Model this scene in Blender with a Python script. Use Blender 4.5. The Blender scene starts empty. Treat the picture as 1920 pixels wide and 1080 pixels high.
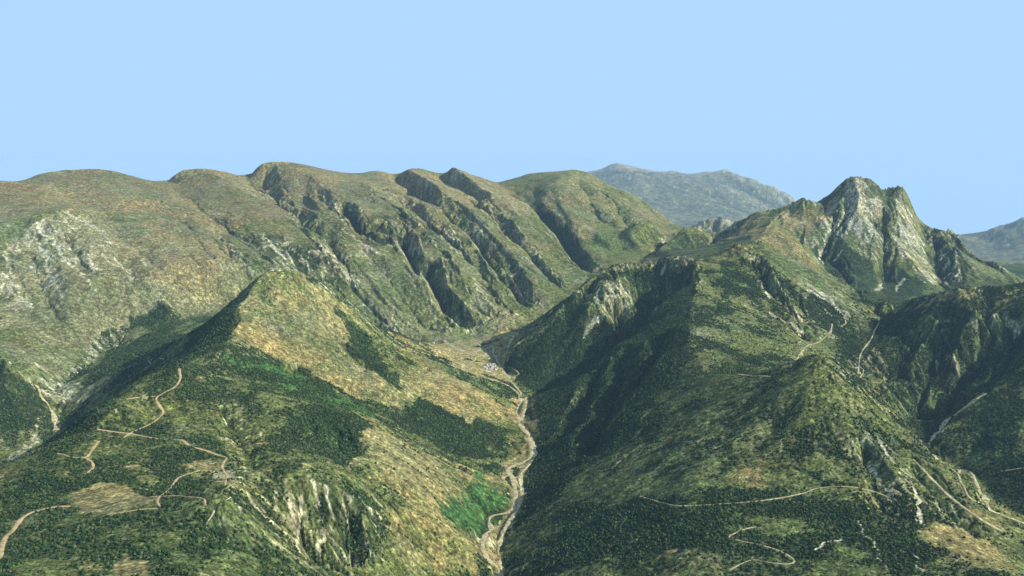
import bpy, math, random, time
import numpy as np
T0 = time.time()
random.seed(7)
rng = np.random.default_rng(11)
R = math.radians
scene = bpy.context.scene

# ------------------------------------------------------------------ camera
CAM_Z = 2000.0
PITCH = R(8.2)
FPX = 1663.0                      # focal length in pixels of a 1920 px wide picture
cam_data = bpy.data.cameras.new("camera")
cam_data.sensor_width = 36.0
cam_data.lens = 36.0 * FPX / 1920.0
cam_data.clip_start = 5.0
cam_data.clip_end = 120000.0
cam = bpy.data.objects.new("camera", cam_data)
scene.collection.objects.link(cam)
cam.location = (0, 0, CAM_Z)
cam.rotation_euler = (R(90) - PITCH, 0, 0)
scene.camera = cam

# ------------------------------------------------------------------ sky and sun
SUN_ELEV = R(32)
SUN_AZ = R(98)                   # clockwise from +y (the view direction): light comes from the right
world = bpy.data.worlds.new("World")
scene.world = world
world.use_nodes = True
wn = world.node_tree.nodes; wl = world.node_tree.links
wn.clear()
bg = wn.new('ShaderNodeBackground'); wo = wn.new('ShaderNodeOutputWorld')
bg.inputs['Color'].default_value = (0.446, 0.694, 1.0, 1)
bg.inputs['Strength'].default_value = 0.4505
wl.new(bg.outputs[0], wo.inputs[0])

sun_data = bpy.data.lights.new("sun", 'SUN')
sun_data.energy = 5.0
sun_data.angle = R(0.5)
sun_data.color = (1.0, 0.95, 0.82)
sun = bpy.data.objects.new("sun", sun_data)
scene.collection.objects.link(sun)
sd = (math.sin(SUN_AZ) * math.cos(SUN_ELEV), math.cos(SUN_AZ) * math.cos(SUN_ELEV), math.sin(SUN_ELEV))
from mathutils import Vector
sun.rotation_euler = Vector(sd).to_track_quat('Z', 'Y').to_euler()
sun.location = (3000, 0, 4000)

scene.view_settings.view_transform = 'Standard'
scene.view_settings.look = 'None'
scene.view_settings.exposure = 1.15
scene.view_settings.gamma = 1.0

# ------------------------------------------------------------------ survey helpers
CP, SP = math.cos(PITCH), math.sin(PITCH)
def sight(px, py):
    """direction of the sight line through a pixel of the 1920x1080 picture, scaled to y = 1"""
    xc = (px - 960.0) / FPX; yc = (540.0 - py) / FPX
    y = CP + yc * SP
    return xc / y, (-SP + yc * CP) / y
def at(px, py, Y):
    sx, sz = sight(px, py)
    return (sx * Y, Y, CAM_Z + sz * Y)

def spline(P, step=12.0):
    """Catmull-Rom through 3-D points, resampled"""
    P = np.array(P, float)
    if len(P) == 2:
        n = max(2, int(np.linalg.norm(P[1] - P[0]) / step))
        t = np.linspace(0, 1, n)[:, None]
        return P[0] * (1 - t) + P[1] * t
    Q = np.vstack([2 * P[0] - P[1], P, 2 * P[-1] - P[-2]])
    out = []
    for i in range(1, len(Q) - 2):
        p0, p1, p2, p3 = Q[i - 1], Q[i], Q[i + 1], Q[i + 2]
        n = max(2, int(np.linalg.norm(p2[:2] - p1[:2]) / step))
        t = np.linspace(0, 1, n, endpoint=False)[:, None]
        m1 = (p2 - p0) * 0.4; m2 = (p3 - p1) * 0.4
        out.append((2*t**3 - 3*t**2 + 1) * p1 + (t**3 - 2*t**2 + t) * m1 + (-2*t**3 + 3*t**2) * p2 + (t**3 - t**2) * m2)
    out.append(P[-1:])
    return np.vstack(out)

# ------------------------------------------------------------------ breaklines of the land: ridges, streams, feet
LINES = []
def L(*pts): LINES.append([at(*p) for p in pts])
def LF(k, *pts): LINES.append([at(px, py, Y * k) for px, py, Y in pts])
def LW(*pts): LINES.append([tuple(map(float, p)) for p in pts])

# main stream of the valley
L((880,1300,1900),(925,1130,2270),(930,1075,2410),(915,1010,2640),(965,940,2890),(980,895,3060),(995,850,3300),(985,810,3520),(965,770,3820),(975,740,4050),(950,700,4390),(935,668,4720),(965,632,5080),(1010,608,5320),(1060,570,5640),(1090,540,5920),(1130,510,6240),(1190,485,6600),(1250,452,7200),(1290,440,7900))
# left valley edge / foot of the long range
L((1008,600,5420),(960,618,5280),(900,632,5180),(850,640,5050),(780,642,5060),(740,640,5100))
LW((-660,5100,985),(-1000,5090,1120),(-1400,5060,1240),(-1650,4900,1200),(-1790,4700,1150))
L((330,603,4680),(270,625,4500),(200,660,4330),(130,715,3950),(108,780,3640),(110,830,3430))
LW((-1750,3430,880),(-1900,3000,830),(-2150,2500,790))
# crest of the long range
L((-160,345,6300),(0,340,6300),(40,342,6400),(75,326,6600),(130,318,6800),(190,317,6900),(240,328,7100),(275,338,7300),(312,337,7500),(326,324,7480),(345,318,7500),(390,316,7600),(425,322,7700),(462,330,7800),(482,316,7780),(498,308,7800),(530,304,7900),(580,311,8000),(660,328,8300),(705,320,8200),(742,328,8250),(756,321,8220),(785,316,8300),(828,325,8350),(842,318,8280),(855,319,8320),(885,326,8400),(925,341,8700),(950,339,9000),(1000,325,9100),(1040,322,9100),(1075,318,9000),(1100,323,9000),(1130,340,8900),(1165,358,8800),(1200,381,8700),(1245,408,8500),(1290,431,8200))
# shoulder where the steep face begins
L((-120,440,5150),(0,420,5250),(60,405,5350),(130,392,5500),(230,395,5750),(330,405,5900),(410,425,5900),(500,415,6150),(600,398,6450),(650,385,6650),(720,390,6750),(800,395,6800),(870,400,6850),(930,398,7000),(985,405,7050))
# mid height of the steep face
L((-100,560,4500),(40,560,4550),(200,520,4780),(330,500,5000),(450,480,5200))
L((560,470,5600),(680,490,5700),(800,520,5680),(900,520,5800),(980,520,5950),(1050,515,6150))
# ribs of the range
L((530,304,7900),(585,330,7400),(625,365,6950),(650,385,6650))
L((460,330,7800),(475,350,7500),(540,380,7000),(600,398,6450))
L((390,316,7600),(440,350,7100),(500,385,6600),(530,408,6250))
L((308,337,7500),(350,352,7100),(410,385,6500),(440,410,6100))
L((130,318,6800),(200,345,6500),(290,370,6200),(330,405,5900))
L((756,319,8200),(790,345,7700),(830,372,7200),(850,396,6850))
L((705,320,8200),(735,345,7750),(770,375,7200),(790,394,6820))
L((744,334,8200),(772,356,7850),(812,384,7300))
L((832,331,8250),(862,352,8000),(910,385,7400))
L((700,320,8200),(690,322,8350))
L((843,315,8250),(900,350,7800),(955,385,7250),(985,405,7050),(1030,445,6750),(1065,490,6400),(1100,522,6050))
# ravine between the two ranges
L((925,341,8700),(945,352,8400),(970,368,8100),(1005,390,7700),(1040,425,7300),(1060,460,6950),(1085,497,6600),(1110,513,6250))
L((1075,318,9000),(1050,335,8400),(1045,360,7900),(1060,400,7450),(1095,450,7050),(1120,490,6650))
L((1100,323,9000),(1140,365,8300),(1180,410,7700),(1210,450,7200))
# low hills at the head of the valley
L((1160,470,6900),(1185,440,7050),(1203,420,7150),(1215,424,7200),(1250,450,7250))
L((1215,482,6500),(1240,462,6700),(1265,445,6900),(1288,431,7000),(1312,432,7050),(1325,445,7000))
L((1300,482,6700),(1330,462,6900),(1345,445,7000))
# spur D, in shade behind the right hill
L((935,672,4560),(958,655,4560),(1000,626,4640),(1040,600,4690),(1065,585,4720),(1085,558,4780),(1103,527,4900),(1140,508,5000),(1190,490,5060),(1250,482,5050),(1310,490,5000))
L((1262,560,4850),(1250,575,4800),(1190,640,4500),(1120,695,4250),(1050,738,4110),(1010,745,4060),(980,745,4030))
L((1311,503,4850),(1285,525,4700),(1250,560,4500),(1190,620,4200),(1120,688,3950),(1050,745,3780),(1000,792,3600))
L((1100,545,4860),(1130,590,4560),(1150,612,4450))
# right hill: summit, long ridge towards the camera, front top
L((1310,490,5000),(1350,480,5120),(1390,463,5200),(1425,461,5220),(1450,468,5200),(1490,482,5150),(1530,510,5000),(1575,545,4850),(1625,582,4720),(1655,592,4680))
L((1310,490,5000),(1312,520,4700),(1300,560,4350),(1292,600,4020),(1288,650,3620),(1300,682,3400),(1330,702,3200))
L((1330,702,3200),(1380,712,3050),(1440,702,3000),(1478,683,2985),(1512,671,2985),(1546,667,2990),(1582,685,2960),(1622,738,2850),(1700,812,2700),(1800,892,2500),(1920,1010,2250),(1990,1080,2080))
L((1300,682,3400),(1230,770,3080),(1160,840,2920),(1080,905,2800),(1000,965,2720),(955,1015,2620))
L((1330,702,3200),(1310,800,2800),(1290,880,2550),(1300,940,2360),(1310,1080,2060),(1320,1300,1700))
L((1450,706,2930),(1480,698,2900),(1525,690,2880),(1565,692,2880))
L((1440,732,2840),(1500,722,2790),(1560,722,2780),(1610,768,2700))
L((1500,915,2400),(1520,1080,2000),(1540,1300,1700))
L((1000,1080,2330),(1100,1080,2210),(1200,1080,2120),(1310,1080,2060))
L((1520,1080,2000),(1700,1080,1960),(1900,1080,1960))
L((1425,461,5220),(1450,540,4700),(1470,600,4300),(1470,650,3850),(1450,692,3380))
L((1330,702,3260),(1400,696,3340),(1450,692,3380),(1500,690,3450),(1560,700,3500),(1610,720,3600),(1645,742,3740))
# stream on the right
L((1655,592,4680),(1645,625,4420),(1632,665,4100),(1638,705,3900),(1652,742,3740),(1690,790,3450),(1728,822,3290),(1762,866,3150),(1850,936,2850),(1925,988,2700),(2000,1040,2560))
L((1742,836,3240),(1790,778,3500),(1850,736,3700),(1905,702,3900))
# spur F on the right edge
L((1755,828,3190),(1800,772,3350),(1850,735,3440),(1920,690,3520),(2050,620,3650))
# hill E on the right, shelf and crag foot
# basin below the crag
L((1655,592,4680),(1690,584,4520),(1750,564,4400),(1790,552,4350),(1850,541,4350),(1920,534,4350),(2050,520,4400))
L((1640,576,5350),(1680,577,5450),(1730,574,5480),(1790,556,5560))
L((1640,572,5550),(1700,566,5640),(1760,558,5720))
# twin peak
L((1290,431,7000),(1340,441,7100),(1400,415,7100),(1440,400,7050),(1480,388,7000),(1512,377,7000),(1540,381,7000),(1562,368,7000),(1572,353,7000),(1586,341,7000),(1600,334,7000),(1615,333,7000),(1630,339,7000),(1643,355,7020),(1655,358,7000),(1664,352,6980),(1680,350,6980),(1694,352,6980),(1704,366,6960),(1722,405,6920),(1733,425,6900),(1760,430,6880),(1785,434,6850),(1805,448,6780),(1840,480,6600),(1870,506,6400),(1900,528,6150),(1940,540,6000))
L((1480,388,7000),(1455,420,6600),(1430,440,6200),(1415,457,5750),(1425,461,5220))
L((1540,381,7000),(1532,430,6550),(1527,470,6300),(1540,505,6100),(1580,540,5850),(1630,568,5600))
L((1580,350,7000),(1572,390,6780),(1560,430,6560),(1545,480,6300),(1535,495,6180))
L((1612,334,7000),(1618,380,6780),(1632,430,6520),(1645,485,6250),(1655,530,6000))
L((1582,349,6950),(1600,341,6940),(1628,345,6940))
L((1663,358,6930),(1680,356,6925),(1697,360,6930))
L((1585,362,6920),(1605,352,6925),(1625,358,6920))
L((1670,368,6910),(1690,370,6900))
L((1680,351,6980),(1678,400,6700),(1692,460,6380),(1720,510,6100),(1752,545,5880))
L((1733,425,6900),(1738,460,6620),(1755,510,6280),(1775,550,5980))
L((1785,434,6850),(1790,470,6500),(1815,510,6200),(1840,536,5980))
# knob B and the ridge to it
L((290,1300,1200),(200,1080,1500),(60,960,1850),(100,905,2060),(130,850,2250),(230,760,2560),(300,705,2780),(340,684,2880),(380,692,2960),(405,665,3100),(422,635,3280),(440,598,3480),(456,560,3680),(475,530,3800),(510,508,3890),(560,515,3960),(600,535,4030),(650,572,4110),(700,612,4200),(745,645,4300),(800,662,4420),(860,682,4470))
L((-60,905,2180),(0,880,2240),(70,848,2320),(130,820,2390),(180,782,2500),(230,747,2620))
L((0,1080,1500),(200,1080,1480),(400,1080,1450))
L((250,815,2400),(170,880,2150),(60,960,1850))
L((200,930,1930),(300,935,1870),(400,930,1810),(432,932,1795))
L((300,700,2780),(300,760,2640),(250,815,2420),(330,830,2330),(400,868,2240),(440,900,2120),(500,890,2180),(560,884,2220),(640,905,2270),(700,930,2330),(760,962,2365),(830,1005,2385),(900,1052,2390))
L((432,932,1795),(470,965,1785),(520,1020,1778),(600,1080,1780),(700,1160,1800))
L((440,905,2050),(500,1000,2010),(620,1080,2030),(760,1120,2100),(880,1110,2260))
# cliff foot below knob B and green ravine
L((456,600,3450),(470,645,3280),(530,690,3250),(620,722,3340),(700,765,3320))
L((405,690,3030),(430,692,3080),(520,705,3160),(600,748,3200),(700,782,3190),(800,836,3190),(900,866,3180),(970,868,3190))
# spur S3
L((380,692,2960),(430,712,2860),(500,745,2780),(560,765,2760),(640,772,2830),(690,784,2900),(750,815,2960),(820,848,3020),(900,876,3080),(950,888,3090))
L((690,784,2900),(715,830,2720),(750,885,2600),(800,935,2540),(860,980,2560),(905,1008,2600))
L((450,800,2560),(560,850,2420),(660,893,2420),(760,943,2470),(830,985,2490),(890,1030,2480))
# brown lobe and wooded bluff
L((620,550,4060),(680,620,3950),(720,672,3880),(780,700,3820),(850,718,3790),(910,752,3720),(945,785,3640))
L((640,640,3800),(700,700,3560),(760,770,3420),(800,830,3220))
L((780,755,3560),(850,775,3500),(920,800,3480))
# left edge spur
L((-200,640,3900),(0,672,3720),(50,718,3780),(100,735,3850))
L((-60,800,3000),(0,860,2900),(40,880,2750))
# far mountains
LF(2.15, (1000,350,17500),(1070,335,17300),(1110,324,17200),(1140,314,17000),(1150,309,17000),(1163,307,17000),(1180,311,17000),(1205,316,17000),(1235,323,17000),(1250,321,17000),(1262,320,17000),(1290,327,17000),(1305,324,17000),(1320,322,17000),(1340,321,17000),(1355,319,17000),(1380,324,16800),(1420,340,16500),(1460,360,16200),(1492,381,16000),(1530,410,15800),(1600,450,15600))
LF(2.15, (1150,400,13500),(1230,410,13000),(1310,424,12500),(1400,420,12600),(1480,430,13000))
LF(2.15, (1165,308,17000),(1190,345,15500),(1220,385,14200))
LF(2.15, (1355,319,17000),(1330,355,15500),(1300,395,13800))
LF(1.35, (1300,434,10500),(1325,418,10300),(1345,411,10300),(1365,424,10500))
LF(1.9, (1700,480,12500),(1760,462,12400),(1790,440,12400),(1812,441,12400),(1822,448,12350),(1836,446,12300),(1846,438,12300),(1855,432,12300),(1862,435,12200),(1873,427,12200),(1880,430,12100),(1890,421,12200),(1899,423,12100),(1908,416,12100),(1918,419,12000),(1930,411,12000),(1990,402,12000),(2100,400,12000))
LF(1.9, (1855,432,12300),(1862,450,11800),(1850,470,11200),(1845,486,10500))
LF(1.9, (1890,421,12200),(1900,445,11600),(1910,466,11000),(1915,484,10400))
LF(1.9, (1812,441,12400),(1815,460,11600),(1812,480,10900))
LF(1.9, (1740,488,10400),(1850,490,10300),(1960,487,10200))
L((1790,497,9600),(1850,494,9500),(1960,490,9400))
L((1835,522,7900),(1880,515,8200),(1960,510,8300))
# back slopes behind the crests
def back(line, d, dz):
    P = np.array(line); r = np.hypot(P[:, 0], P[:, 1])[:, None]
    Q = P.copy(); Q[:, :2] *= 1 + d / r; Q[:, 2] -= dz
    return [tuple(q) for q in Q]
CREST = [l for l in LINES if len(l) > 30 and l[0][1] > 6000][0]
LINES.append(back(CREST, 500, 120))
FAR = [l for l in LINES if l[0][1] > 35000][0]
LINES.append(back(FAR, 1500, 700))
PEAK = [l for l in LINES if len(l) > 25 and l[0][1] == 7000][0]
LINES.append(back(PEAK, 550, 240))
# land outside the frame
for x0, x1, y, z in ((-9000,-6500,9500,1300),(-7000,2200,11000,1000),(3000,6000,10500,800),(-16000,9000,42500,-300),(11000,28000,31000,-1100),(-14000,-4000,14000,600),(6300,9000,12500,150),(12000,30000,42500,-2400)):
    LW((x0,y,z),((x0+x1)/2,y,z),(x1,y,z))

# ------------------------------------------------------------------ membrane through the breaklines (azimuth x log distance is conformal)
TH0, TH1 = R(-43), R(43)
R0, R1 = 620.0, 44000.0
V0, V1 = math.log(R0), math.log(R1)
def raster(nu, nv, adj=None):
    su = np.zeros((nv, nu)); sw = np.zeros((nv, nu))
    for k, P in enumerate(CURVES):
        r = np.hypot(P[:, 0], P[:, 1]); th = np.arctan2(P[:, 0], P[:, 1])
        iu = np.rint((th - TH0) / (TH1 - TH0) * (nu - 1)).astype(int)
        iv = np.rint((np.log(r) - V0) / (V1 - V0) * (nv - 1)).astype(int)
        ok = (iu >= 0) & (iu < nu) & (iv >= 0) & (iv < nv)
        z = P[:, 2] + (adj[k] if adj is not None else 0)
        np.add.at(su, (iv[ok], iu[ok]), z[ok]); np.add.at(sw, (iv[ok], iu[ok]), 1)
    return su / np.maximum(sw, 1), sw > 0
def upsample(a, nv, nu):
    y = np.linspace(0, a.shape[0] - 1, nv); x = np.linspace(0, a.shape[1] - 1, nu)
    return bil(a, y[:, None], x[None, :])
def bil(a, y, x):
    y = np.clip(y, 0, a.shape[0] - 1.001); x = np.clip(x, 0, a.shape[1] - 1.001)
    iy = y.astype(int); ix = x.astype(int); fy = y - iy; fx = x - ix
    return (a[iy, ix] * (1 - fx) + a[iy, ix + 1] * fx) * (1 - fy) + (a[iy + 1, ix] * (1 - fx) + a[iy + 1, ix + 1] * fx) * fy
def relax(h, c, m, n):
    w = 1.0
    yy, xx = np.indices(h.shape)
    red = ((yy + xx) % 2 == 0)
    for i in range(n):
        for color in (red, ~red):
            p = np.pad(h, 1, mode='edge')
            avg = 0.25 * (p[:-2, 1:-1] + p[2:, 1:-1] + p[1:-1, :-2] + p[1:-1, 2:])
            hn = h + 1.6 * (avg - h)
            h = np.where(color & ~m, hn, h)
        h[m] = c[m]
    return h
def solve(adj=None):
    h = None
    for nu in (40, 80, 160, 320, 640):
        nv = int(nu * (V1 - V0) / (TH1 - TH0))
        c, m = raster(nu, nv, adj)
        h = np.full((nv, nu), 1100.0) if h is None else upsample(h, nv, nu)
        h[m] = c[m]
        h = relax(h, c, m, {40: 300, 80: 120, 160: 70, 320: 35, 640: 16}[nu])
    return h
def blur(a, s):
    n = int(s * 3) + 1
    k = np.exp(-0.5 * (np.arange(-n, n + 1) / s) ** 2); k /= k.sum()
    p = np.pad(a, ((n, n), (0, 0)), mode='edge')
    a = sum(k[i] * p[i:i + a.shape[0]] for i in range(2 * n + 1))
    p = np.pad(a, ((0, 0), (n, n)), mode='edge')
    return sum(k[i] * p[:, i:i + a.shape[1]] for i in range(2 * n + 1))
CURVES = [spline(P) for P in LINES]
def cell(P, shape):
    r = np.hypot(P[:, 0], P[:, 1]); th = np.arctan2(P[:, 0], P[:, 1])
    return (np.log(r) - V0) / (V1 - V0) * (shape[0] - 1), (th - TH0) / (TH1 - TH0) * (shape[1] - 1)
adj = [np.zeros(len(P)) for P in CURVES]
def soften(a):
    v = np.exp(np.linspace(V0, V1, a.shape[0]))[:, None]
    t = np.clip((v - 2800) / 3200, 0, 1)
    return blur(a, 6.5) * (1 - t) + blur(a, 1.6) * t
for it in range(2):
    H0 = soften(solve(adj))
    for k, P in enumerate(CURVES):
        y, x = cell(P, H0.shape)
        adj[k] += 0.9 * (P[:, 2] - bil(H0, y, x))
H0 = soften(solve(adj))
print('membrane', round(time.time() - T0, 1))

# ------------------------------------------------------------------ fine grid
NU = 1400
va = np.linspace(V0, math.log(1300), 120, endpoint=False)
vb = np.linspace(math.log(1300), math.log(8800), 1400, endpoint=False)
vc = np.linspace(math.log(8800), V1, 330)
VV = np.concatenate([va, vb, vc]); NV = len(VV)
TH = np.linspace(TH0, TH1, NU)
RR = np.exp(VV)[:, None]
X = (RR * np.sin(TH)[None, :]).astype(np.float32)
Y = (RR * np.cos(TH)[None, :]).astype(np.float32)
H = bil(H0, ((VV - V0) / (V1 - V0) * (H0.shape[0] - 1))[:, None], (np.arange(NU) / (NU - 1) * (H0.shape[1] - 1))[None, :]).astype(np.float32)

TAB = rng.random((512, 512)).astype(np.float32)
def vnoise(x, y):
    ix = np.floor(x); iy = np.floor(y)
    fx = (x - ix).astype(np.float32); fy = (y - iy).astype(np.float32)
    ix = ix.astype(np.int32); iy = iy.astype(np.int32)
    fx = fx * fx * (3 - 2 * fx); fy = fy * fy * (3 - 2 * fy)
    a, b, c, d = ix & 511, (ix + 1) & 511, iy & 511, (iy + 1) & 511
    return (TAB[c, a] * (1 - fx) + TAB[c, b] * fx) * (1 - fy) + (TAB[d, a] * (1 - fx) + TAB[d, b] * fx) * fy
def fbm(x, y, wl_, oct_=4, gain=0.5, seed=0):
    s = 0; a = 1.0; t = 0
    for o in range(oct_):
        s = s + a * (vnoise(x / wl_ + seed * 17.3 + o * 5.7, y / wl_ + seed * 31.1 - o * 9.1) * 2 - 1)
        t += a; a *= gain; wl_ *= 0.5
    return s / t
def grad(H):
    dth = TH[1] - TH[0]
    gt = np.gradient(H, axis=1) / dth / RR
    gr = np.gradient(H, axis=0) / np.gradient(RR[:, 0])[:, None]
    s, c = np.sin(TH)[None, :], np.cos(TH)[None, :]
    return (gr * s + gt * c).astype(np.float32), (gr * c - gt * s).astype(np.float32)
def cellhash(ix, iy, k):
    return TAB[(ix * 7 + iy * 131 + k * 57) & 511, (iy * 11 + ix * 97 + k * 29) & 511]
SMOOTH = (np.clip((-0.26 - X / Y) / 0.08, 0, 1) * np.clip((Y - 3600) / 500, 0, 1)).astype(np.float32)   # worn western face
# the strata of the long range dip to the right and towards the valley and lead its ravines that way
DIP = np.clip((Y - 4600) / 900, 0, 1) * np.clip((2600 - X) / 900, 0, 1) * np.clip((10500 - Y) / 800, 0, 1)
DIP = (DIP * np.clip(np.interp(X, [-4000, -1500, 500, 3000], [1.0, 1.0, 1.2, .6]), 0, 2)).astype(np.float32)
def gullies(wl_, gx, gy):
    """stripes running down the slope, cell by cell"""
    g = np.sqrt(gx * gx + gy * gy) + 1e-5
    ax, ay = gx / g + DIP * -0.85, gy / g + DIP * 0.50
    a = np.sqrt(ax * ax + ay * ay) + 1e-5
    cx, cy = -ay / a, ax / a
    px, py = X / wl_, Y / wl_
    ix = np.floor(px).astype(np.int32); iy = np.floor(py).astype(np.int32)
    s = np.zeros_like(H); w = np.zeros_like(H)
    for i in (-1, 0, 1):
        for j in (-1, 0, 1):
            jx = ix + i; jy = iy + j
            dx = px - (jx + 0.15 + 0.7 * cellhash(jx, jy, 1)); dy = py - (jy + 0.15 + 0.7 * cellhash(jx, jy, 2))
            ww = np.exp(-2.2 * (dx * dx + dy * dy)).astype(np.float32)
            s += ww * np.cos(6.2832 * (dx * cx + dy * cy) * 0.95).astype(np.float32); w += ww
    return s / w, g
def dist_line(P, x, y):
    """distance to a polyline and position along it, for flat arrays"""
    best = np.full(x.shape, 1e9, np.float32); tt = np.zeros(x.shape, np.float32)
    for i in range(len(P) - 1):
        ax, ay = P[i][:2]; bx, by = P[i + 1][:2]
        dx, dy = bx - ax, by - ay
        t = np.clip(((x - ax) * dx + (y - ay) * dy) / (dx * dx + dy * dy + 1e-9), 0, 1)
        d = np.hypot(x - ax - t * dx, y - ay - t * dy)
        m = d < best
        best = np.where(m, d, best); tt = np.where(m, i + t, tt)
    return best, tt
def box_of(P, pad):
    P = np.array(P)[:, :2]
    return (X > P[:, 0].min() - pad) & (X < P[:, 0].max() + pad) & (Y > P[:, 1].min() - pad) & (Y < P[:, 1].max() + pad)

def ground_at(x, y, A=None):
    A = H if A is None else A
    r = np.hypot(x, y); th = np.arctan2(x, y)
    return bil(A, np.interp(np.log(r), VV, np.arange(NV)), (th - TH0) / (TH1 - TH0) * (NU - 1))
def raycast(pts):
    """where the sight lines through photo pixels first meet the land"""
    out = []
    ys = np.exp(np.linspace(math.log(1150), math.log(19500), 2600))
    for px, py in pts:
        sx, sz = sight(px, py)
        g = ground_at(sx * ys, ys)
        z = CAM_Z + sz * ys
        hit = np.nonzero(z <= g)[0]
        i = hit[0] if len(hit) else len(ys) - 1
        if i > 0 and len(hit):
            a = z[i-1] - g[i-1]; b = g[i] - z[i]
            t = a / (a + b + 1e-9); yy = ys[i-1] * (1 - t) + ys[i] * t
        else: yy = ys[i]
        out.append((sx * yy, yy, CAM_Z + sz * yy))
    return out

# broad folds
Hb = H.copy()
gx, gy = grad(H)
slope = np.sqrt(gx * gx + gy * gy)
RRf = np.sqrt(X * X + Y * Y)
fl = np.clip((slope - 0.06) / 0.25, 0, 1)
H = H + fbm(X, Y, 700, 3, seed=3) * 26 * np.clip(slope * 2, 0.1, 1)

# ravines and rock ribs measured off the photograph: (half width m, depth m, pixels)
CARVE = [
 (42, 95, [(640,378),(668,415),(700,440),(735,462)]),
 (38, 105, [(752,430),(762,455),(778,490),(800,520)]),
 (38, 110, [(800,485),(815,520),(832,560),(855,590),(882,615)]),
 (50, 45, [(700,420),(750,450)]),
 (36, 85, [(885,430),(915,470),(935,505),(970,545),(1000,575)]),
 (50, 40, [(955,500),(975,520)]),
 (60, 40, [(520,455),(560,490),(600,530)]),
 (60, 55, [(400,425),(430,460),(470,505)]),
 (50, 40, [(590,345),(625,385),(640,412)]),
 (45, 60, [(496,312),(498,330),(508,352)]),
 (48, 95, [(1000,385),(1030,420),(1060,455),(1085,490),(1100,510)]),
 (45, 14, [(200,450),(240,520),(270,570)]),
 (45, 18, [(110,430),(150,480),(190,520)]),
 (50, 18, [(60,470),(90,560),(130,610)]),
 (70, 38, [(312,342),(360,372),(420,415),(470,452),(520,505)]),
 (50, 50, [(462,337),(500,362),(560,402),(610,442),(640,482),(690,560),(750,622)]),
 (70, 40, [(690,465),(730,520),(780,580),(830,622)]),
 (44, 40, [(722,350),(790,402),(850,450),(910,520),(960,590)]),
 (42, 42, [(785,368),(850,410),(920,470),(980,540),(1025,585)]),
 (42, 42, [(872,368),(940,420),(1000,480),(1060,545)]),
 (70, 20, [(90,350),(150,375),(200,400),(260,470),(330,560)]),
 (60, 16, [(240,335),(300,375),(350,420),(400,480),(450,545)]),
 (60, 14, [(330,430),(370,490),(430,560)]),
 (70, -30, [(780,330),(840,375),(900,425),(960,490),(1010,555)]),
 (70, -30, [(660,335),(720,380),(780,425),(850,500),(900,580)]),
 (50, 35, [(1080,330),(1110,380),(1150,430)]),
 (50, 35, [(1120,345),(1160,390),(1200,425)]),
 (45, 25, [(880,560),(930,600)]),
 (50, 30, [(660,480),(720,560),(790,620)]),
 (50, 30, [(600,500),(660,560),(740,625)]),
 (60, 40, [(300,570),(250,600),(205,650)]),
 (32, 58, [(1655,372),(1662,430),(1655,480),(1660,530)]),
 (35, 35, [(1590,360),(1580,400),(1562,440)]),
 (30, 30, [(1640,400),(1650,440)]),
 (40, 35, [(1560,400),(1550,450),(1540,490)]),
 (40, 40, [(1745,440),(1760,490),(1775,530)]),
 (40, 75, [(1150,560),(1160,590),(1150,620)]),
 (40, 45, [(1180,500),(1195,540),(1190,580)]),
 (60, 75, [(1730,600),(1700,650),(1665,710)]),
 (58, 130, [(1800,590),(1765,640),(1735,700),(1700,780)]),
 (55, 135, [(1865,600),(1835,650),(1790,710),(1745,790)]),
 (55, 110, [(1925,600),(1890,650),(1860,700)]),
 (50, -35, [(1760,600),(1735,650),(1700,710)]),
 (50, -40, [(1835,590),(1800,650),(1770,700)]),
 (35, 80, [(1180,650),(1150,730),(1120,800),(1095,860)]),
 (32, 65, [(1250,620),(1200,700),(1160,760)]),
 (32, 60, [(1130,680),(1090,760),(1050,830)]),
 (28, 30, [(1700,860),(1760,930),(1850,1010)]),
 (28, 25, [(420,760),(450,820),(480,880)]),
 (25, 22, [(620,790),(640,850)]),
 (25, 30, [(560,920),(575,1000),(590,1060)]),
 (22, 28, [(640,930),(650,1000),(660,1060)]),
 (22, 25, [(600,920),(612,1000)]),
 (25, 22, [(700,960),(740,1030)]),
 (30, 30, [(600,590),(640,640),(690,700)]),
 (35, 35, [(540,680),(560,700)]),
 (25, 25, [(1600,820),(1640,900),(1680,980)]),
 (35, -30, [(1400,470),(1450,520),(1500,600)]),
 (30, 25, [(1420,490),(1470,560),(1520,640)]),
 (30, 30, [(1530,460),(1580,510),(1620,560)]),
]
for hw, dep, px in CARVE:
    P = spline(raycast(px), 40)
    b = box_of(P, hw * 4)
    x = X[b]; y = Y[b]
    wx = x + fbm(x, y, 90, 3, seed=5) * 18; wy = y + fbm(x, y, 90, 3, seed=6) * 18
    d, t = dist_line(P, wx, wy)
    u = t / (len(P) - 1)
    taper = np.clip(np.sin(np.pi * np.clip(u, 0, 1)) * 2.2, 0, 1)
    end = np.clip(1 - np.maximum(0, d / hw - 0) / 2.4, 0, 1)
    H[b] -= (dep * taper * end ** 1.6).astype(np.float32)

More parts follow.
